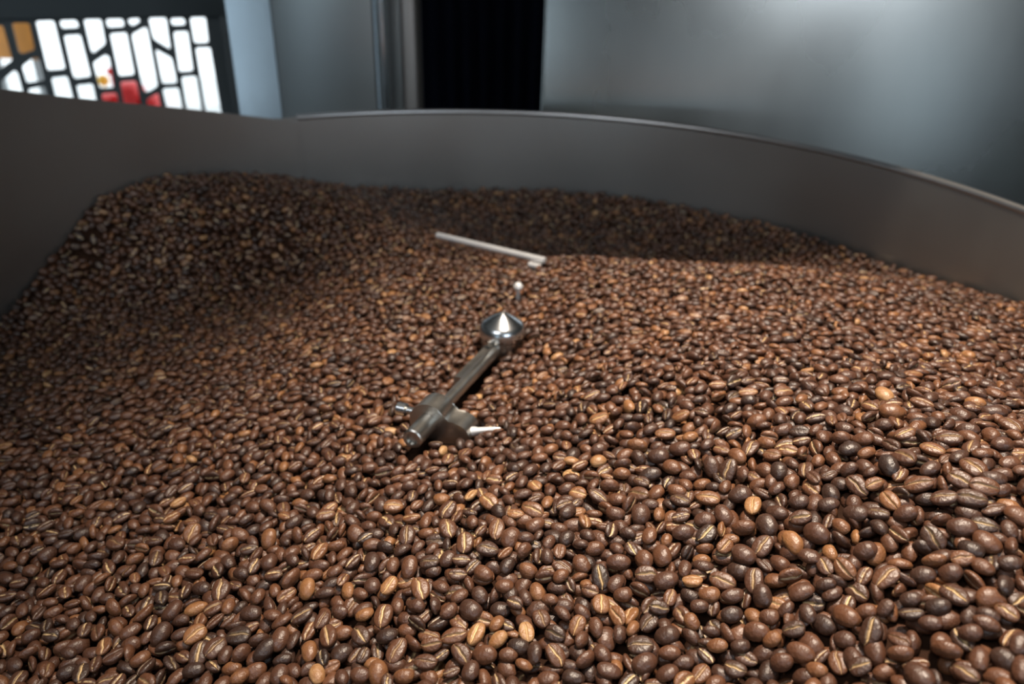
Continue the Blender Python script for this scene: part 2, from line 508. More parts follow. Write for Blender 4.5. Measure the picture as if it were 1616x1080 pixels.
inside = (XX - CX) ** 2 + (YY - CY) ** 2 < (R - .0045) ** 2
pxx, pyy, dep = project(np.c_[XX.ravel(), YY.ravel(), T.ravel()])
view = ((pxx > -190) & (pxx < 1800) & (pyy < 1240) & (pyy > 0) & (dep > .05)).reshape(XX.shape)
region = inside.copy()
DEPTH = 0.013
H = (T - DEPTH).astype(np.float64)
H[~inside] = 5.0
# metal of the stirrer as obstacles
def stamp_rod(p, q, r):
    p = np.array(p) - [0, 0, Z0]; q = np.array(q) - [0, 0, Z0]
    n = int(np.linalg.norm(q - p) / .0005) + 2
    for t in np.linspace(0, 1, n):
        c = p + (q - p) * t
        a = int((c[0] - r - GX0) / G); b = int((c[0] + r - GX0) / G) + 2; e = int((c[1] - r - GY0) / G); f = int((c[1] + r - GY0) / G) + 2
        dx = X[a:b][None] - c[0]; dy = Y[e:f][:, None] - c[1]; q2_ = r * r - dx * dx - dy * dy
        s = H[e:f, a:b]; np.maximum(s, np.where(q2_ > 0, c[2] + np.sqrt(np.maximum(q2_, 0)), -9), out=s)
stamp_rod(PH, PH + AX * Lr, .0068)
stamp_rod(S0, S1, .0078)
stamp_rod(CB + upv * .0, CB + AX * CT, .0130)
stamp_rod(CB + side * .0205 - upv * .003, CB + side * .0205 + AX * CT - upv * .003, .0115)
stamp_rod(q - side * .030, q - side * .01, .0050)
stamp_rod(q2, e2, .0030)
stamp_rod(f0, f1, .0040)
stamp_rod(b0 - bd * .009, b0 + bd * .005, .0042)
stamp_rod(b1, b1 - Vector((0, 0, .01)), .0050)
hub_mask = (XX - HX) ** 2 + (YY - CY) ** 2 < .0212 ** 2
H[hub_mask] = HZ + .02

# ------------------------------------------------------------------ beans dropped one by one
beans = []                                     # (cx, cy, cz, R(3x3), a, b, c, roast, chaff)
ID = np.full(H.shape, -1, np.int32)
GXG, GYG = np.gradient(T, G)[1], np.gradient(T, G)[0]


def frame(xdir, zdir):
    z = zdir / np.linalg.norm(zdir); x = xdir - z * (xdir @ z); x /= np.linalg.norm(x)
    return np.stack([x, np.cross(z, x), z], axis=1)


def rest(cx, cy, Rm, a, b, c, k=.92):
    """height at which an ellipsoid comes to rest on H; returns (z, slices, upper, mask)"""
    D = Rm @ np.diag([(a * k) ** 2, (b * k) ** 2, (c * k) ** 2]) @ Rm.T
    ex, ey = math.sqrt(D[0, 0]), math.sqrt(D[1, 1])
    i0 = int((cx - ex - GX0) / G) + 1; i1 = int((cx + ex - GX0) / G) + 1
    j0 = int((cy - ey - GY0) / G) + 1; j1 = int((cy + ey - GY0) / G) + 1
    if i0 < 0 or j0 < 0 or i1 > NX or j1 > NY or i1 <= i0 or j1 <= j0: return None
    dx = X[i0:i1][None] - cx; dy = Y[j0:j1][:, None] - cy
    # conditional ellipsoid height for given (dx, dy)
    S = D[:2, :2]; det = S[0, 0] * S[1, 1] - S[0, 1] ** 2
    iS = np.array([[S[1, 1], -S[0, 1]], [-S[0, 1], S[0, 0]]]) / det
    g0 = iS[0, 0] * D[0, 2] + iS[0, 1] * D[1, 2]; g1 = iS[0, 1] * D[0, 2] + iS[1, 1] * D[1, 2]
    sv = D[2, 2] - (D[0, 2] * g0 + D[1, 2] * g1)
    q = 1 - (iS[0, 0] * dx * dx + 2 * iS[0, 1] * dx * dy + iS[1, 1] * dy * dy)
    mk = q > 0
    if not mk.any(): return None
    rt = np.sqrt(np.maximum(q, 0) * sv); mid = g0 * dx + g1 * dy
    Hs = H[j0:j1, i0:i1]
    z = np.where(mk, Hs - (mid - rt), -9).max()
    return z, (j0, j1, i0, i1), mid + rt, mk


def put(cx, cy, cz, sl, up, mk, Rm, a, b, c, roast, chaff):
    j0, j1, i0, i1 = sl
    hs = H[j0:j1, i0:i1]; n = np.where(mk, cz + up, -9); w_ = n > hs
    hs[w_] = n[w_]; ID[j0:j1, i0:i1][w_] = len(beans)
    beans.append((cx, cy, cz, Rm, a, b, c, roast, chaff))


def rand_bean():
    a = rng.normal(5.6, .52) * 1e-3; a = min(max(a, .0043), .0070)
    b = a * min(max(rng.normal(.735, .05), .60), .86); c = b * min(max(rng.normal(.84, .07), .68), 1.0)
    u = rng.random()
    roast = .44 + .11 * rng.normal()
    if u < .10: roast = .68 + .07 * rng.normal()
    elif u < .12: roast = .86 + .05 * rng.normal()
    elif u < .19: roast = .20
    return a, b, c, min(max(roast, .05), 1), min(max(.62 + .38 * rng.normal(), .05), 1)


def surf_normal(cx, cy):
    j = min(max(int((cy - GY0) / G), 0), NY - 1); i = min(max(int((cx - GX0) / G), 0), NX - 1)
    n = np.array([-GXG[j, i], -GYG[j, i], 1.0]); return n / np.linalg.norm(n), T[j, i]


def rand_frame(cx, cy):
    n, _ = surf_normal(cx, cy)
    u = rng.random()
    th = rng.random() * 2 * math.pi
    x = np.array([math.cos(th), math.sin(th), 0.0]) + n * rng.normal() * .28
    z = n + np.cross(n, x) * rng.normal() * .38
    if u < .30: z = -z                         # crease side up
    elif u < .50: z = np.cross(x, n) + n * rng.normal() * .4     # standing on edge
    return frame(x, z)


def fill(top_limit, rounds, per, tries):
    sub = 3
    for rd in range(rounds):
        defi = np.where(region, T + top_limit - H, 0)[::sub, ::sub]
        pr = np.clip(defi - .0012, 0, .010).ravel() ** 1.5
        s = pr.sum()
        if s <= 0: return
        cdf = np.cumsum(pr) / s
        idx = np.searchsorted(cdf, rng.random(per))
        ys, xs = np.unravel_index(np.minimum(idx, len(pr) - 1), defi.shape)
        for yy, xx in zip(ys, xs):
            a, b, c, ro, ch = rand_bean(); best = None
            for t in range(tries):
                cx = X[0] + (xx * sub + rng.random() * 5 - 2.5) * G; cy = Y[0] + (yy * sub + rng.random() * 5 - 2.5) * G
                if (cx - CX) ** 2 + (cy - CY) ** 2 > (R - .010) ** 2: continue
                Rm = rand_frame(cx, cy); r = rest(cx, cy, Rm, a, b, c)
                if r is None: continue
                if best is None or r[0] < best[0]: best = (r[0], cx, cy, Rm, r)
            if best is None: continue
            z, cx, cy, Rm, r = best; z -= .0008
            j = int((cy - GY0) / G); i = int((cx - GX0) / G)
            if z + c * .75 > T[j, i] + top_limit + .0012: continue
            put(cx, cy, z, r[1], r[2], r[3], Rm, a, b, c, ro, ch)


K, DK, BR, RD, OR, TN = .16, .31, .43, .55, .69, .84      # roast classes
CR, DM, ED = 'crease', 'dome', 'edge'
MAN = []
def crop(ox, oy, lst, s=3.6):
    for cx, cy, L_, ang, face, ro in lst: MAN.append((ox + cx / s, oy + cy / s, L_ / s, ang, face, ro))
crop(1200, 780, [(185, 265, 160, 100, DM, TN), (372, 397, 112, 100, CR, BR), (482, 420, 122, 108, CR, OR), (717, 470, 185, 18, CR, RD), (600, 312, 138, 10, DM, BR),
    (390, 50, 130, 0, DM, DK), (825, 105, 140, 0, DM, BR), (1150, 180, 155, -15, DM, BR), (930, 440, 140, -10, DM, DK), (1080, 445, 140, 10, DM, BR), (1110, 565, 150, -62, CR, BR),
    (985, 240, 130, 95, CR, DK), (990, 375, 135, -5, ED, OR), (1150, 365, 130, 0, CR, OR), (372, 508, 120, 0, DM, DK), (490, 685, 165, -38, DM, RD), (228, 900, 165, -20, DM, RD),
    (120, 955, 140, 10, DM, BR), (320, 995, 120, -20, DM, OR), (855, 595, 115, 0, DM, DK), (1010, 635, 150, 0, DM, K), (292, 540, 135, -10, CR, RD), (632, 775, 185, 35, CR, DK),
    (905, 1020, 165, -60, DM, DK), (322, 215, 155, -38, DM, BR), (230, 130, 125, 5, CR, BR), (220, 38, 118, 0, DM, DK), (740, 35, 110, 100, CR, OR), (1290, 265, 135, -58, DM, RD),
    (1265, 405, 115, -50, DM, RD), (1200, 305, 130, -40, DM, K), (145, 650, 110, 20, DM, BR), (600, 665, 110, 0, DM, RD), (270, 670, 115, 90, DM, DK), (710, 640, 100, 20, DM, DK),
    (1285, 735, 130, -30, DM, RD), (1060, 880, 170, -20, ED, RD), (1195, 780, 120, 0, DM, BR), (800, 900, 150, -5, ED, RD), (570, 975, 140, 5, CR, DK), (1420, 390, 140, 0, DM, DK), (970, 720, 120, -10, DM, BR), (50, 700, 100, 0, DM, RD), (1305, 660, 0.0 + 120, -30, DM, DK)])
crop(900, 780, [(400, 105, 125, 85, DM, BR), (645, 210, 135, 5, DM, BR), (520, 340, 130, 95, DM, RD), (545, 478, 160, 10, DM, BR), (172, 465, 130, 90, CR, K), (505, 640, 122, -8, CR, DK),
    (175, 622, 112, 85, CR, OR), (40, 745, 115, 60, CR, OR), (690, 720, 100, 110, DM, OR), (550, 795, 150, 5, DM, DK), (300, 565, 115, 10, DM, RD), (275, 380, 145, 0, DM, BR),
    (792, 562, 130, 0, DM, OR), (865, 495, 150, -25, CR, RD), (1045, 490, 150, 62, CR, BR), (1095, 290, 140, 35, CR, BR), (985, 335, 155, -45, DM, BR), (775, 225, 130, 28, CR, K),
    (880, 290, 105, 35, CR, OR), (835, 855, 120, -10, DM, OR), (220, 1000, 145, -15, DM, BR), (182, 905, 120, -50, DM, BR), (425, 955, 160, 28, DM, BR), (565, 895, 130, 0, DM, RD),
    (400, 862, 155, 0, CR, DK), (1060, 775, 155, -5, DM, RD), (1005, 840, 172, -18, CR, DK), (1145, 822, 112, 12, DM, OR), (1205, 950, 140, 15, DM, BR), (925, 572, 130, 8, DM, BR), (1090, 570, 130, 75, DM, DK),
    (1120, 165, 130, 85, DM, DK), (875, 115, 115, -75, DM, BR), (765, 145, 130, 0, DM, BR), (1175, 100, 125, -30, DM, BR), (985, 185, 140, -8, ED, RD), (920, 680, 130, 5, DM, K), (735, 635, 95, 0, DM, BR)])
crop(560, 780, [(130, 1010, 145, 105, DM, OR), (238, 885, 175, 62, CR, RD), (565, 800, 148, 15, CR, RD), (975, 780, 112, -75, CR, .85), (812, 825, 118, 30, DM, .88), (872, 912, 115, 0, DM, RD),
    (930, 858, 130, -10, DM, K), (735, 910, 150, -5, DM, RD), (605, 905, 135, -50, CR, BR), (655, 652, 150, -30, DM, DK), (195, 512, 102, 50, CR, .85), (755, 310, 130, -5, CR, DK),
    (585, 455, 112, 0, CR, BR), (972, 245, 105, 0, DM, BR), (885, 240, 115, 60, DM, RD), (912, 112, 102, -8, CR, OR), (1012, 85, 150, -22, CR, OR), (765, 40, 120, -35, CR, OR),
    (220, 65, 120, 0, CR, OR), (530, 85, 155, 45, CR, BR), (297, 230, 125, 85, CR, BR), (425, 382, 125, 0, CR, DK), (605, 365, 112, -5, CR, BR), (805, 195, 130, 85, CR, RD),
    (1140, 910, 135, -55, CR, RD), (162, 690, 175, 80, CR, RD), (372, 535, 125, -62, CR, OR), (100, 280, 110, 10, DM, RD), (350, 630, 110, -10, DM, BR), (310, 410, 110, 80, DM, RD), (95, 380, 100, 95, DM, DK), (730, 445, 115, -35, DM, RD), (850, 515, 115, 5, DM, RD), (530, 190, 120, -60, CR, RD), (625, 270, 120, 85, CR, RD)])
crop(240, 780, [(880, 528, 125, 95, DM, .84), (242, 795, 115, 40, CR, OR), (490, 802, 155, 0, CR, K), (267, 905, 125, 85, CR, DK), (360, 868, 125, 50, CR, BR), (850, 688, 125, 25, CR, DK),
    (1000, 800, 150, -65, CR, RD), (550, 310, 105, 10, CR, DK), (400, 190, 82, -15, CR, DK), (790, 472, 125, 52, ED, RD), (950, 322, 125, 60, CR, OR), (1160, 222, 122, -38, DM, RD),
    (1185, 800, 120, -40, CR, DK), (660, 60, 105, -20, DM, RD), (505, 445, 105, -10, DM, DK), (225, 215, 85, 85, CR, OR), (985, 110, 105, 15, CR, RD), (750, 120, 80, -20, CR, OR), (500, 225, 110, -15, DM, RD), (390, 540, 110, -75, CR, BR), (660, 250, 120, 85, DM, OR), (1250, 280, 110, 10, DM, RD), (640, 880, 130, 40, DM, K), (110, 660, 120, 40, DM, BR), (725, 820, 130, 85, DM, RD), (45, 790, 100, 70, DM, DK)])
crop(1256, 540, [(548, 385, 150, -12, DM, OR), (538, 890, 112, -62, CR, OR), (620, 652, 115, -58, CR, BR), (785, 585, 110, -30, CR, OR), (980, 492, 120, -8, DM, DK), (705, 790, 170, -5, CR, RD),
    (1000, 880, 170, -18, CR, DK), (845, 880, 150, -12, CR, BR), (1130, 388, 130, -8, DM, DK), (352, 812, 130, -65, CR, BR), (1070, 820, 155, -15, CR, RD), (625, 970, 140, 5, DM, BR),
    (940, 782, 125, -42, CR, BR), (312, 602, 135, 0, DM, K), (948, 1035, 155, -12, DM, BR), (505, 290, 115, -70, DM, .9), (445, 805, 110, 15, CR, OR), (875, 540, 135, -12, CR, BR), (720, 340, 110, -20, CR, RD), (200, 910, 125, 10, DM, DK), (380, 545, 120, -10, DM, RD), (300, 720, 110, 10, DM, BR), (260, 540, 110, -8, ED, RD), (1175, 570, 125, 5, DM, BR), (1225, 465, 120, -40, CR, RD), (1125, 765, 140, -15, DM, DK), (530, 690, 100, 80, DM, K), (625, 515, 130, 5, CR, RD), (765, 710, 130, 15, DM, DK), (1010, 705, 120, -60, CR, RD), (340, 965, 150, -15, DM, DK), (1225, 670, 130, 5, DM, RD)])
crop(900, 540, [(1012, 282, 112, -5, CR, OR), (540, 518, 118, -5, CR, OR), (682, 535, 95, 5, DM, .84), (935, 505, 105, 12, CR, DK), (900, 725, 118, 40, CR, DK), (950, 640, 95, -50, DM, OR),
    (785, 882, 135, -15, CR, OR), (390, 862, 150, -18, CR, RD), (160, 870, 110, -28, CR, BR), (270, 888, 112, -8, DM, RD), (225, 812, 120, 0, ED, RD), (295, 742, 105, -5, DM, OR),
    (500, 640, 130, -5, DM, DK), (622, 595, 135, -5, DM, BR), (1058, 440, 115, 0, DM, OR), (165, 430, 130, 5, CR, OR), (630, 415, 110, -5, CR, OR), (1025, 600, 105, 35, CR, BR), (1210, 280, 115, 5, CR, OR), (125, 300, 100, 10, CR, RD), (455, 745, 130, 5, DM, K), (380, 585, 120, -12, ED, OR), (805, 700, 95, 80, DM, DK), (1190, 725, 90, 80, DM, K), (965, 860, 140, 5, DM, DK)])

fill(-.0025, 46, 1800, 3)
n_bulk = len(beans)
man_mask = np.zeros(H.shape, bool)
for px, py, L_, ang, face, ro in MAN:
    r_ = ray(px, py); lo, hi = .15, 2.0
    s = None
    for t in np.linspace(.15, 1.0, 1200):      # march the ray down to the surface
        p = r_ / FPX * t
        i = int((p[0] - GX0) / G); j = int((p[1] - GY0) / G)
        if 0 <= i < NX and 0 <= j < NY and p[2] < T[j, i]:
            s = p; break
    if s is None: continue
    n, tz = surf_normal(s[0], s[1])
    view_d = -s / np.linalg.norm(s)
    sd = max(.3, abs(float(view_d @ n)))
    t = math.radians(ang)
    x = np.array([math.cos(t), math.sin(t) / sd, 0])
    zd_ = float(-(s @ MC)[2])
    a = L_ * zd_ / FPX * float(np.linalg.norm(x)) / 2
    a = min(max(a * .97, .0046), .0067)
    x /= np.linalg.norm(x)
    nn = n + view_d * .35 + rng.normal(size=3) * .16; nn /= np.linalg.norm(nn)
    x = x - nn * (x @ nn)
    if face == CR: z = -nn
    elif face == ED: z = np.cross(x, nn) + nn * .25
    else: z = nn
    b = a * rng.uniform(.66, .80); c = b * rng.uniform(.74, .90)
    Rm = frame(x, z); r = rest(s[0], s[1], Rm, a, b, c)
    if r is None: continue
    cz = min(r[0] - .0006, tz - c * .3)
    if r[0] - cz > .0060: continue
    put(s[0], s[1], cz, r[1], r[2], r[3], Rm, a, b, c, ro + rng.normal() * .03, rng.uniform(.35, 1) if face == CR else .4)
    j0, j1, i0, i1 = r[1]; man_mask[j0:j1, i0:i1] |= r[3]
n_man = len(beans)
Tsave = T.copy()
T = np.where(man_mask, -9, T)                   # nothing more lands on these
region &= ~man_mask
def blocked(sl, mk): return (man_mask[sl[0]:sl[1], sl[2]:sl[3]] & mk).sum() > 14
_put = put
def put(cx, cy, cz, sl, up, mk, *a):
    if not blocked(sl, mk): _put(cx, cy, cz, sl, up, mk, *a)
T = Tsave
fill(.0005, 24, 1700, 3)

# ------------------------------------------------------------------ which beans show, and how large
vis = np.bincount(ID[ID >= 0].ravel(), minlength=len(beans))
cen = np.array([b[:3] for b in beans])
bx, by, bz = project(cen)
keep = vis > 4
sz = FPX * np.array([b[4] for b in beans]) * 2 / bz
inframe = (bx > 4) & (bx < 1612) & (by < 1076)
area_px = vis * 1e-6 * (FPX / bz) ** 2
full = np.array([math.pi * b[4] * b[5] for b in beans])
open_ = np.clip(vis * 1e-6 / full, 0, 1.2)
score = np.where(keep & inframe & (open_ > .55), area_px, 0)
score[n_bulk:n_man] *= 1.25
score = np.where(bz > .08, score, 0)
hero = np.argsort(-score)[:300]
is_hero = np.zeros(len(beans), bool); is_hero[hero] = True
print('beans', len(beans), 'kept', keep.sum(), 'manual', n_man - n_bulk, 'smallest hero px', sz[hero].min())


def bean_shape(nphi, nv, seed=0):
    """unit bean (half length 1, half width 1, half height 1); flat creased side is -z"""
    r = np.random.default_rng(seed)
    if nphi >= 20: dd = [0, 4.5, 9, 17, 30, 48, 68, 90, 115, 145]
    elif nphi >= 14: dd = [0, 6, 13, 30, 60, 95, 138]
    elif nphi >= 10: dd = [0, 9, 30, 72, 125]
    else: dd = [0, 16, 62, 118]
    ph = [-90.0] + [-90 + d for d in dd[1:]] + [90.0] + [-90 - d for d in dd[1:][::-1]]
    ph = np.radians(ph)
    m = len(ph)
    vs = [(-1, 0, 0)]; cr = [0.25]; wig, w0 = r.uniform(.015, .06), r.uniform(0, 6)
    sx, bend, asym = r.uniform(-.14, .14), r.uniform(-.06, .06), r.uniform(-.10, .10)
    for k in range(1, nv):
        th = math.pi * k / nv
        x = -math.cos(th); s = math.sin(th) ** .92
        for q, p in enumerate(ph):
            cy, sz_ = math.cos(p), math.sin(p)
            y = s * (abs(cy) ** .92) * (1 if cy >= 0 else -1) * (1 + asym * x)
            d = abs(((p + math.pi / 2 + math.pi) % (2 * math.pi)) - math.pi) * 180 / math.pi
            if sz_ >= 0: z = s * sz_
            else:
                z = -s * (abs(sz_) ** .6) * .50
            c_ = 0.0
            if d < 3: z += .30 * s ** .5; c_ = 1.0
            elif d < 7 and nphi >= 20: z += .17 * s; c_ = .55
            elif d < 7: z += .10 * s; c_ = .55
            elif d < 10 and nphi >= 20: z -= .02; c_ = .12
            if d < 20: y += (sx * math.sin(x * 2.6) + wig * math.sin(x * 7 + w0)) * s; 
            z += bend * y * s + .05 * math.sin(2.3 * x + r.uniform(0, .3)) * (s if sz_ > 0 else 0)
            vs.append((x, y, z)); cr.append(c_)
    vs.append((1, 0, 0)); cr.append(0.25)
    fs = []
    for q in range(m):
        fs.append((0, 1 + (q + 1) % m, 1 + q))
    for k in range(nv - 2):
        A = 1 + k * m; B = A + m
        for q in range(m):
            q2_ = (q + 1) % m
            fs.append((A + q, A + q2_, B + q2_)); fs.append((A + q, B + q2_, B + q))
    A = 1 + (nv - 2) * m; E_ = len(vs) - 1
    for q in range(m):
        fs.append((A + q, A + (q + 1) % m, E_))
    v = np.array(vs, float)
    ph_ = r.uniform(0, 6.28, 6); am = r.uniform(.5, 1.2)
    bump = np.sin(3.1 * v[:, 0] + 1.7 * v[:, 1] + ph_[0]) + np.sin(2.3 * v[:, 1] * 1.6 - 2.0 * v[:, 2] + ph_[1]) + .6 * np.sin(6.0 * v[:, 0] + 3 * v[:, 2] + ph_[2])
    v *= (1 + .028 * am * bump)[:, None]
    v[:, 1] += (v[:, 0] ** 2 - .4) * r.uniform(-.10, .10)
    v[:, 2] -= .12
    return v, np.array(fs, np.int64), np.array(cr)


def set_attr(me, name, arr):
    at = me.attributes.new(name, 'FLOAT', 'POINT'); at.data.foreach_set('value', np.asarray(arr, np.float32))


def np_mesh(name, v, f, mat):
    me = bpy.data.meshes.new(name)
    me.vertices.add(len(v)); me.vertices.foreach_set('co', v.astype(np.float32).ravel())
    me.loops.add(len(f) * 3); me.loops.foreach_set('vertex_index', f.astype(np.int32).ravel())
    me.polygons.add(len(f)); me.polygons.foreach_set('loop_start', np.arange(0, len(f) * 3, 3, dtype=np.int32))
    me.update(calc_edges=True); me.shade_smooth(); me.materials.append(mat)
    return me


# ---- the 300 beans that show largest: objects of their own
proto = []
for s in range(14):
    v, f, cr = bean_shape(20, 13, s)
    v = v * np.array([.0052, .0038, .0028])
    me = np_mesh('coffee_bean', v, f, M_bean); set_attr(me, 'crease', cr); proto.append(me)
info = []
for k in hero:
    cx, cy, cz, Rm, a, b, c, ro, ch = beans[k]
    vd = -cen[k] / np.linalg.norm(cen[k]); dz = float(Rm[:, 2] @ vd)
    face = 'rounded back up' if dz > .40 else 'crease up' if dz < -.40 else 'on edge'
    tone = 'nearly black' if ro < .17 else 'dark brown' if ro < .35 else 'mid brown' if ro < .50 else 'reddish brown' if ro < .65 else 'orange brown' if ro < .82 else 'pale tan'
    ends = np.array([cen[k] - Rm[:, 0] * a, cen[k] + Rm[:, 0] * a]); ex, ey, _ = project(ends)
    ang = math.degrees(math.atan2(-(ey[1] - ey[0]), ex[1] - ex[0])) % 180
    lean = 'level' if ang < 22.5 or ang > 157.5 else 'tilted right' if ang < 67.5 else 'upright' if ang < 112.5 else 'tilted left'
    px, py = bx[k], by[k]
    row = 'at the bottom edge' if py > 1010 else 'low' if py > 900 else 'mid-height' if py > 740 else 'higher up'
    colm = 'far left' if px < 270 else 'left' if px < 540 else 'centre left' if px < 808 else 'centre right' if px < 1080 else 'right' if px < 1350 else 'far right'
    info.append([f'{tone} bean, {face}, {lean}, {row}, {colm}', px, py, k])
byl = {}
for t in info: byl.setdefault(t[0], []).append(t)
ORD = ['leftmost', 'second', 'third', 'fourth', 'fifth', 'sixth', 'seventh', 'eighth', 'ninth']
for lab, g in byl.items():
    if 2 <= len(g) <= 9:
        g.sort(key=lambda t: t[1])
        for q_, t in enumerate(g):
            t[0] = lab + ', ' + ('leftmost such' if q_ == 0 else 'rightmost such' if q_ == len(g) - 1 else ORD[q_] + ' from left')
for n_, (lab, px, py, k) in enumerate(info):
    cx, cy, cz, Rm, a, b, c, ro, ch = beans[k]
    o = bpy.data.objects.new('coffee_bean', proto[(n_ * 5) % 14])
    M = np.eye(4); M[:3, :3] = Rm @ np.diag([a / .0052, b / .0038, c / .0028]); M[:3, 3] = (cx, cy, cz + Z0)
    o.matrix_world = Matrix(M.tolist())
    o.color = (ro, ch, 0, 1)
    link(o); tag(o, lab, 'coffee bean', 'roasted coffee beans on the near surface of the pile')

# ---- all the others, one mesh
LV = [bean_shape(16, 9, s) for s in (11, 12, 13)], [bean_shape(10, 7, s) for s in (21, 22, 23)], [bean_shape(8, 5, s) for s in (31, 32)]
VV, FF, C1, C2, C3 = [], [], [], [], []; off = 0
lod = np.where(sz > 27, 0, np.where(sz > 17, 1, 2))
lod = np.where((bx < -150) | (bx > 1766) | (by > 1230) | (bz < .05), 2, lod)
for l in (0, 1, 2):
    nsh = len(LV[l])
    for s in range(nsh):
        idx = np.array([k for k in np.nonzero(keep & ~is_hero & (lod == l))[0] if k % nsh == s])
        if len(idx) == 0: continue
        v, f, cr = LV[l][s]
        Rs = np.array([beans[k][3] @ np.diag(beans[k][4:7]) for k in idx])
        P = np.einsum('nij,vj->nvi', Rs, v) + cen[idx][:, None, :]
        n, m = len(idx), len(v)
        VV.append(P.reshape(-1, 3)); FF.append((f[None] + (np.arange(n) * m)[:, None, None] + off).reshape(-1, 3)); off += n * m
        C1.append(np.tile(cr, n)); C2.append(np.repeat([beans[k][7] for k in idx], m)); C3.append(np.repeat([beans[k][8] for k in idx], m))
VV = np.concatenate(VV); VV[:, 2] += Z0; FF = np.concatenate(FF)
me = np_mesh('coffee_bean_pile', VV, FF, M_pile)
set_attr(me, 'crease', np.concatenate(C1)); set_attr(me, 'roast', np.concatenate(C2)); set_attr(me, 'chaff', np.concatenate(C3))
pile = bpy.data.objects.new('coffee_bean_pile', me); link(pile)
tag(pile, 'heaped roasted coffee beans filling the round cooling tray', 'coffee beans', kind='stuff')
print('pile tris', len(FF), 'lods', [(keep & ~is_hero & (lod == l)).sum() for l in range(3)])
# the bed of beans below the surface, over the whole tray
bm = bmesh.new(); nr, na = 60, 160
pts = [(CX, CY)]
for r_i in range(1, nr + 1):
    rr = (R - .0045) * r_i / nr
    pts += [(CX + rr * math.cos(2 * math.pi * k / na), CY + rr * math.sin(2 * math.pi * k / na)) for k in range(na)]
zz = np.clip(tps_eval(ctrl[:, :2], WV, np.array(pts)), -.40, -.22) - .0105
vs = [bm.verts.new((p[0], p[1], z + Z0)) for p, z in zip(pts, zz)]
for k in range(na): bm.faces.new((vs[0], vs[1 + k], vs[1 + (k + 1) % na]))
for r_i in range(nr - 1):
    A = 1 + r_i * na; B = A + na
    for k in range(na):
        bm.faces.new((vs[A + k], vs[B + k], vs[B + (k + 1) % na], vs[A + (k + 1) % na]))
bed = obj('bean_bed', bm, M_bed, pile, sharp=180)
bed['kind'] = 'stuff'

# ------------------------------------------------------------------ roasting machine behind, on the right
YP = 1.22
def xat(px, y, py=100): return float(at_y(px, py, y)[0])
x_l = xat(856, YP)
ro = empty('coffee_roaster', (x_l, YP, 0), 'brushed stainless coffee roaster body rising behind the tray on the right', 'roaster')
bm = bmesh.new(); box(bm, x_l, 1.9, YP, YP + .9, 0.02, 2.25, .006)
for v in bm.verts:
    if v.co.x < x_l + .1 and v.co.y > YP + .5: v.co.x += .2
for v in bm.verts:                              # the sheet leans back a little
    if v.co.y < YP + .5: v.co.y += (v.co.z - (Z0 - .25)) * math.tan(math.radians(5))
obj('body_panel', bm, M_panel, ro)
bm = bmesh.new()
hp = [(.03, .80), (.40, .80), (.50, .87), (.50, 1.30), (-.19, 1.30), (-.19, 1.12), (-.10, .90)]
lo = [bm.verts.new((x, y, Z0 + .14)) for x, y in hp]; hi = [bm.verts.new((x, y + .05, Z0 + .36)) for x, y in hp]
bm.faces.new(lo[::-1]); bm.faces.new(hi)
for k in range(len(hp)): bm.faces.new((lo[k], lo[(k + 1) % len(hp)], hi[(k + 1) % len(hp)], hi[k]))
obj('shade_hood', bm, M_cab, ro, smooth=False)  # unseen hood added, its outline shaped to shadow the rear trough

# cabinet behind, left of the dark gap
YC = 1.42
cab = empty('steel_cabinet', (xat(520, YC), YC, 0), 'narrow grey steel cabinet left of the dark gap, with a shiny slanting side', 'cabinet')
xa, xb, xc, xd, xe = xat(365, YC + .05), xat(436, YC), xat(592, YC), xat(618, YC), xat(668, YC)
bm = bmesh.new(); box(bm, xb, xc, YC, YC + .5, 0.02, 2.1, .003); obj('front_panel', bm, M_cab, cab)
bm = bmesh.new()
pf = [(xb, YC), (xb, YC + .3), (xa, YC + .3), (xa, YC + .06)]
lo = [bm.verts.new((x, y, .02)) for x, y in pf]; hi = [bm.verts.new((x, y, 2.1)) for x, y in pf]
bm.faces.new(lo); bm.faces.new(hi[::-1])
for k in range(4): bm.faces.new((lo[k], lo[(k + 1) % 4], hi[(k + 1) % 4], hi[k]))
c = obj('bevel_panel', bm, M_hub, cab, smooth=False); c['label'] = 'shiny bluish slanting side panel'
bm = bmesh.new(); lathe(bm, [(0, 0), (.0135, 0), (.0135, 2.08), (0, 2.08)], ((xc + xd) / 2, YC - .002, .02), (0, 0, 1), 32)
c = obj('corner_trim', bm, M_hub, cab); c['label'] = 'bright rounded corner trim'
bm = bmesh.new(); box(bm, xd - .010, xat(636, YC + .03), YC + .03, YC + .10, 0.02, 2.1, .001); obj('recess_panel', bm, M_cab, cab)
bm = bmesh.new(); box(bm, xat(636, YC + .03), xat(659, YC + .01), YC + .01, YC + .09, 0.02, 2.1, .008); obj('corner_post', bm, M_post, cab)

# the dark gap: a curtain added and coloured near-black for the shade there
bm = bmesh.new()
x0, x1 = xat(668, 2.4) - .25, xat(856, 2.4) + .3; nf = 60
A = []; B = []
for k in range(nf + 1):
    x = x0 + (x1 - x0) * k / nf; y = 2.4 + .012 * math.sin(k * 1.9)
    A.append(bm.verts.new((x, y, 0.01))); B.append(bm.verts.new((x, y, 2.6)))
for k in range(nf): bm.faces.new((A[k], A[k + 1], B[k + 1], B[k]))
cu = obj('shade_backdrop', bm, M_void, sharp=180); tag(cu, 'black-blue curtain standing in for the shade in the gap between cabinet and roaster', 'backdrop')
sm = cu.modifiers.new('thickness', 'SOLIDIFY'); sm.thickness = .004

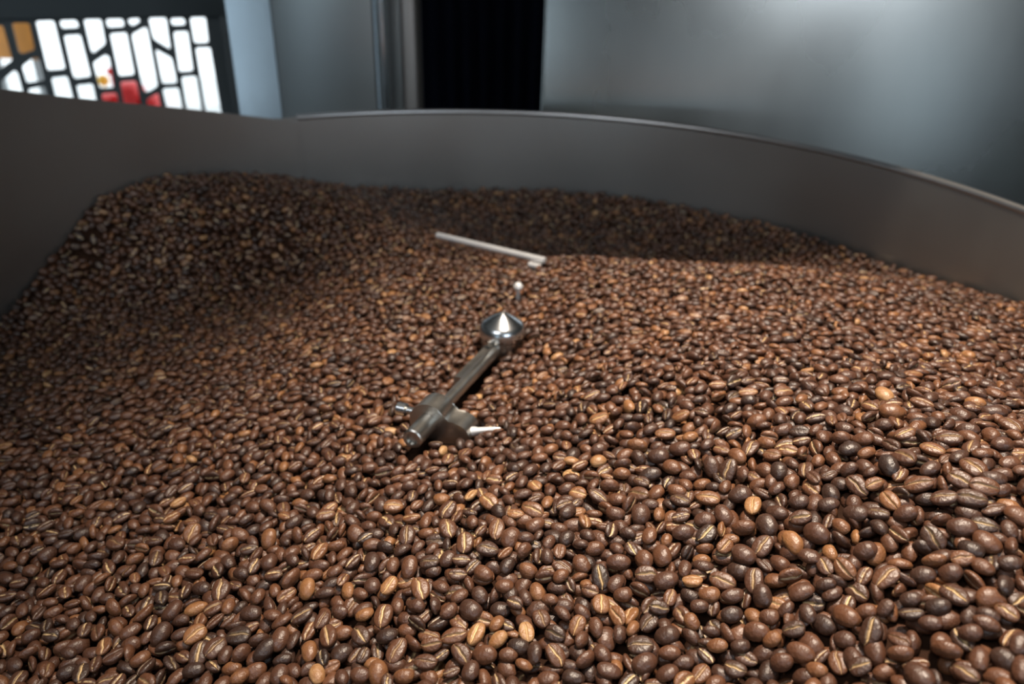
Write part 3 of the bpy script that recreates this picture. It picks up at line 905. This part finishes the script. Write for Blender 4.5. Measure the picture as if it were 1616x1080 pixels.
# ------------------------------------------------------------------ lattice screen on the left
def lat_pt(px, py, off=0.0):
    """point on the screen plane: vertical plane from (x at px=0, y=2.02) to (x at px=355, y=2.25)"""
    p0 = at_y(0, 30, 2.02); p1 = at_y(355, 30, 2.25)
    d = np.array([p1[0] - p0[0], p1[1] - p0[1]]); n = np.array([-d[1], d[0]]) / np.linalg.norm(d)
    r = ray(px, py); t = (n @ p0[:2] + off) / (n @ r[:2]); return r * t
LP0 = lat_pt(0, 30); LP1 = lat_pt(355, 30)
dl = np.array([LP1[0] - LP0[0], LP1[1] - LP0[1], 0]); dl /= np.linalg.norm(dl)
holes = [
    [(-40, 130), (18, 130), (72, 320), (5, 368), (-40, 375)], [(58, 118), (158, 118), (190, 265), (125, 290), (98, 282)],
    [(112, 350), (180, 300), (212, 308), (240, 430), (140, 445)], [(5, 430), (75, 368), (98, 385), (128, 500), (15, 495)],
    [(185, 108), (290, 105), (352, 370), (250, 378)], [(312, 105), (410, 102), (425, 150), (325, 155)],
    [(335, 185), (430, 180), (488, 410), (400, 422), (385, 405)], [(268, 410), (360, 400), (402, 560), (305, 565)],
    [(440, 100), (540, 98), (565, 235), (495, 288), (480, 270)], [(490, 330), (560, 285), (583, 300), (610, 468), (528, 472)],
    [(402, 450), (495, 440), (520, 560), (430, 565)], [(558, 98), (655, 96), (665, 145), (570, 150)],
    [(580, 175), (675, 168), (718, 400), (630, 408)], [(675, 98), (740, 92), (748, 118), (708, 142), (685, 130)],
    [(695, 180), (768, 140), (785, 150), (842, 460), (790, 492), (760, 488)], [(785, 92), (885, 90), (910, 268), (820, 215), (808, 195)],
    [(822, 255), (915, 305), (945, 445), (860, 448)], [(900, 95), (980, 92), (990, 135), (912, 138)],
    [(918, 165), (1000, 162), (1030, 380), (950, 385)], [(1005, 90), (1095, 88), (1112, 230), (1030, 232)],
    [(1035, 250), (1120, 248), (1195, 700), (1110, 705)], [(960, 405), (1045, 400), (1092, 690), (1010, 695)],
    [(860, 468), (950, 462), (985, 640), (900, 645)], [(535, 495), (622, 488), (645, 620), (562, 625)],
    [(635, 430), (725, 425), (760, 600), (665, 605)], [(775, 525), (842, 488), (870, 640), (795, 645)],
    [(145, 470), (240, 452), (275, 590), (175, 595)]]
cd = bpy.data.curves.new('lattice', 'CURVE'); cd.dimensions = '2D'; cd.fill_mode = 'BOTH'; cd.extrude = .004; cd.bevel_depth = .0015; cd.bevel_resolution = 1
def loc2(px, py):
    p = lat_pt(px, py); return float((p - LP0) @ dl), float(p[2])
def spl(pts, rnd=0.0):
    out = []
    n = len(pts)
    for k in range(n):
        p = Vector(pts[k]); a = Vector(pts[k - 1]); b = Vector(pts[(k + 1) % n])
        if rnd:
            da = min(rnd, (a - p).length * .4); db = min(rnd, (b - p).length * .4)
            A_ = p + (a - p).normalized() * da; B_ = p + (b - p).normalized() * db
            for t in (0, .33, .67, 1):
                out.append(A_ * (1 - t) ** 2 + p * 2 * t * (1 - t) + B_ * t * t)
        else: out.append(p)
    s = cd.splines.new('POLY'); s.points.add(len(out) - 1)
    for q_, p in zip(s.points, out): q_.co = (p.x, p.y, 0, 1)
    s.use_cyclic_u = True
S = 480 / 1616
u1 = loc2(357, 100)[0]
spl([(-.10, .05), (u1, .05), (u1, -.62), (-.10, -.62)])
for h in holes: spl([loc2(x * S, y * S) for x, y in h], .008)
# further rows below, out of sight behind the tray from here
for k in range(11):
    zt = -.505 if k % 2 else -.515
    a = .0 + k * .068
    if a + .05 < u1 - .02:
        spl([(a, zt - .0), (a + .052, zt), (a + .052, -.585), (a, -.585)], .008)
tmp = bpy.data.objects.new('lattice', cd); link(tmp)
bpy.context.view_layer.update()
me = bpy.data.meshes.new_from_object(tmp); bpy.data.objects.remove(tmp)
ang = math.atan2(dl[1], dl[0])
scr = empty('lattice_screen', (LP0[0], LP0[1], 0), 'dark metal lattice screen with irregular cut-outs and white daylight behind it', 'screen')
me.materials.clear(); me.materials.append(M_lattice)
lt = bpy.data.objects.new('lattice', me); link(lt, scr); lt.location = (0, 0, Z0)
lt.rotation_euler = (math.pi / 2, 0, ang)
def scr_box(name, u0, u1_, d0, d1, z0, z1, mat):
    bm = bmesh.new(); o = Vector((LP0[0], LP0[1], 0)); ax = Vector(dl.tolist()); nn = Vector((-ax.y, ax.x, 0))
    obox(bm, o, ax, nn, Vector((0, 0, 1)), u0, u1_, d0, d1, z0, z1, .003)
    return obj(name, bm, mat, scr)
ztop = Z0 + loc2(200, 27)[1]
scr_box('top_rail', -.25, u1 + .03, -.02, .025, ztop, Z0 + .35, M_lattice)
scr_box('side_rail', u1 - .002, u1 + .035, -.018, .022, .02, ztop + .002, M_lattice)
scr_box('bottom_panel', -.12, u1, -.015, .02, .02, Z0 - .60, M_lattice)
scr_box('side_rail', -.20, -.095, -.018, .022, .02, ztop + .002, M_lattice)

# ------------------------------------------------------------------ outside, seen through the lattice
o = slab('floor_outside', -6, 1.0, RY1 + .1, 8.0, -.08, 0, M_white)
def out(px, py, y): 
    p = at_y(px, py, y); return float(p[0]), float(p[1]), float(p[2]) + Z0
# orange board at the left
x, y, z = out(10, 92, 4.2); x2, _, z2 = out(47, 20, 4.2)
bm = bmesh.new(); box(bm, x - .10, x2, 4.18, 4.2, z, z2 + .05, .004)
tag(obj('notice_board', bm, M_orange), 'orange brown board behind the left end of the lattice screen', 'board')
b_ = bpy.data.objects[-1]
bm = bmesh.new(); box(bm, x - .08, x - .05, 4.2, 4.23, 0.0, z2); box(bm, x2 - .05, x2 - .02, 4.2, 4.23, 0.0, z2)
nb = bpy.data.objects['notice_board']
obj('board_post', bm, M_grey, nb)
# red packs on a white shelf with one red and yellow ball-shaped pack
sx, sy, sz_ = out(205, 172, 4.2)
bm = bmesh.new(); box(bm, sx - .35, sx + .42, 4.08, 4.42, sz_ - .03, sz_ - .005, .003)
for xx in (sx - .33, sx + .38):
    for yy in (4.10, 4.38): box(bm, xx, xx + .02, yy, yy + .02, 0, sz_ - .03)
tag(obj('display_table', bm, M_white), 'white table behind the lattice screen carrying red packs', 'table')
def pack(px0, px1, py0, py1, mat, name, lab, cat, y=4.2):
    a = out(px0, py1, y); b = out(px1, py0, y)
    bm = bmesh.new(); r = bmesh.ops.create_uvsphere(bm, u_segments=24, v_segments=14, radius=1)
    for v in r['verts']:
        q_ = v.co; s_ = lambda t: math.copysign(abs(t) ** .7, t)
        v.co = Vector(((a[0] + b[0]) / 2 + s_(q_.x) * (b[0] - a[0]) / 2, y + s_(q_.y) * .08, (sz_ - .005 + b[2]) / 2 + s_(q_.z) * (b[2] - sz_ + .005) / 2))
    return tag(obj(name, bm, mat), lab, cat)
pack(160, 187, 146, 170, M_red, 'red_pack', 'low red pack leftmost on the white table behind the lattice', 'pack')
pack(191, 223, 128, 170, M_red, 'red_pack', 'tallest red pack in the middle of the white table', 'pack', 4.20)
pack(230, 254, 147, 172, M_red, 'red_pack', 'red pack rightmost on the white table behind the lattice', 'pack')
a = out(163, 127, 4.36)
bm = bmesh.new(); r = bmesh.ops.create_uvsphere(bm, u_segments=24, v_segments=14, radius=.030); bmesh.ops.translate(bm, verts=bm.verts, vec=a)
st_ = bmesh.ops.create_cone(bm, cap_ends=True, segments=12, radius1=.004, radius2=.004, depth=a[2] - sz_); bmesh.ops.translate(bm, verts=st_['verts'], vec=(a[0], a[1], (a[2] + sz_) / 2 - .004))
tag(obj('yellow_ornament', bm, M_yellow), 'small yellow ball on a stem above the leftmost red pack', 'ornament')
a = out(174, 113, 4.34)
bm = bmesh.new(); r = bmesh.ops.create_uvsphere(bm, u_segments=24, v_segments=14, radius=.020); bmesh.ops.translate(bm, verts=bm.verts, vec=a)
st_ = bmesh.ops.create_cone(bm, cap_ends=True, segments=12, radius1=.004, radius2=.004, depth=a[2] - sz_); bmesh.ops.translate(bm, verts=st_['verts'], vec=(a[0], a[1], (a[2] + sz_) / 2 - .004))
tag(obj('red_ornament', bm, M_red), 'small red ball just above the yellow ball behind the lattice', 'ornament')
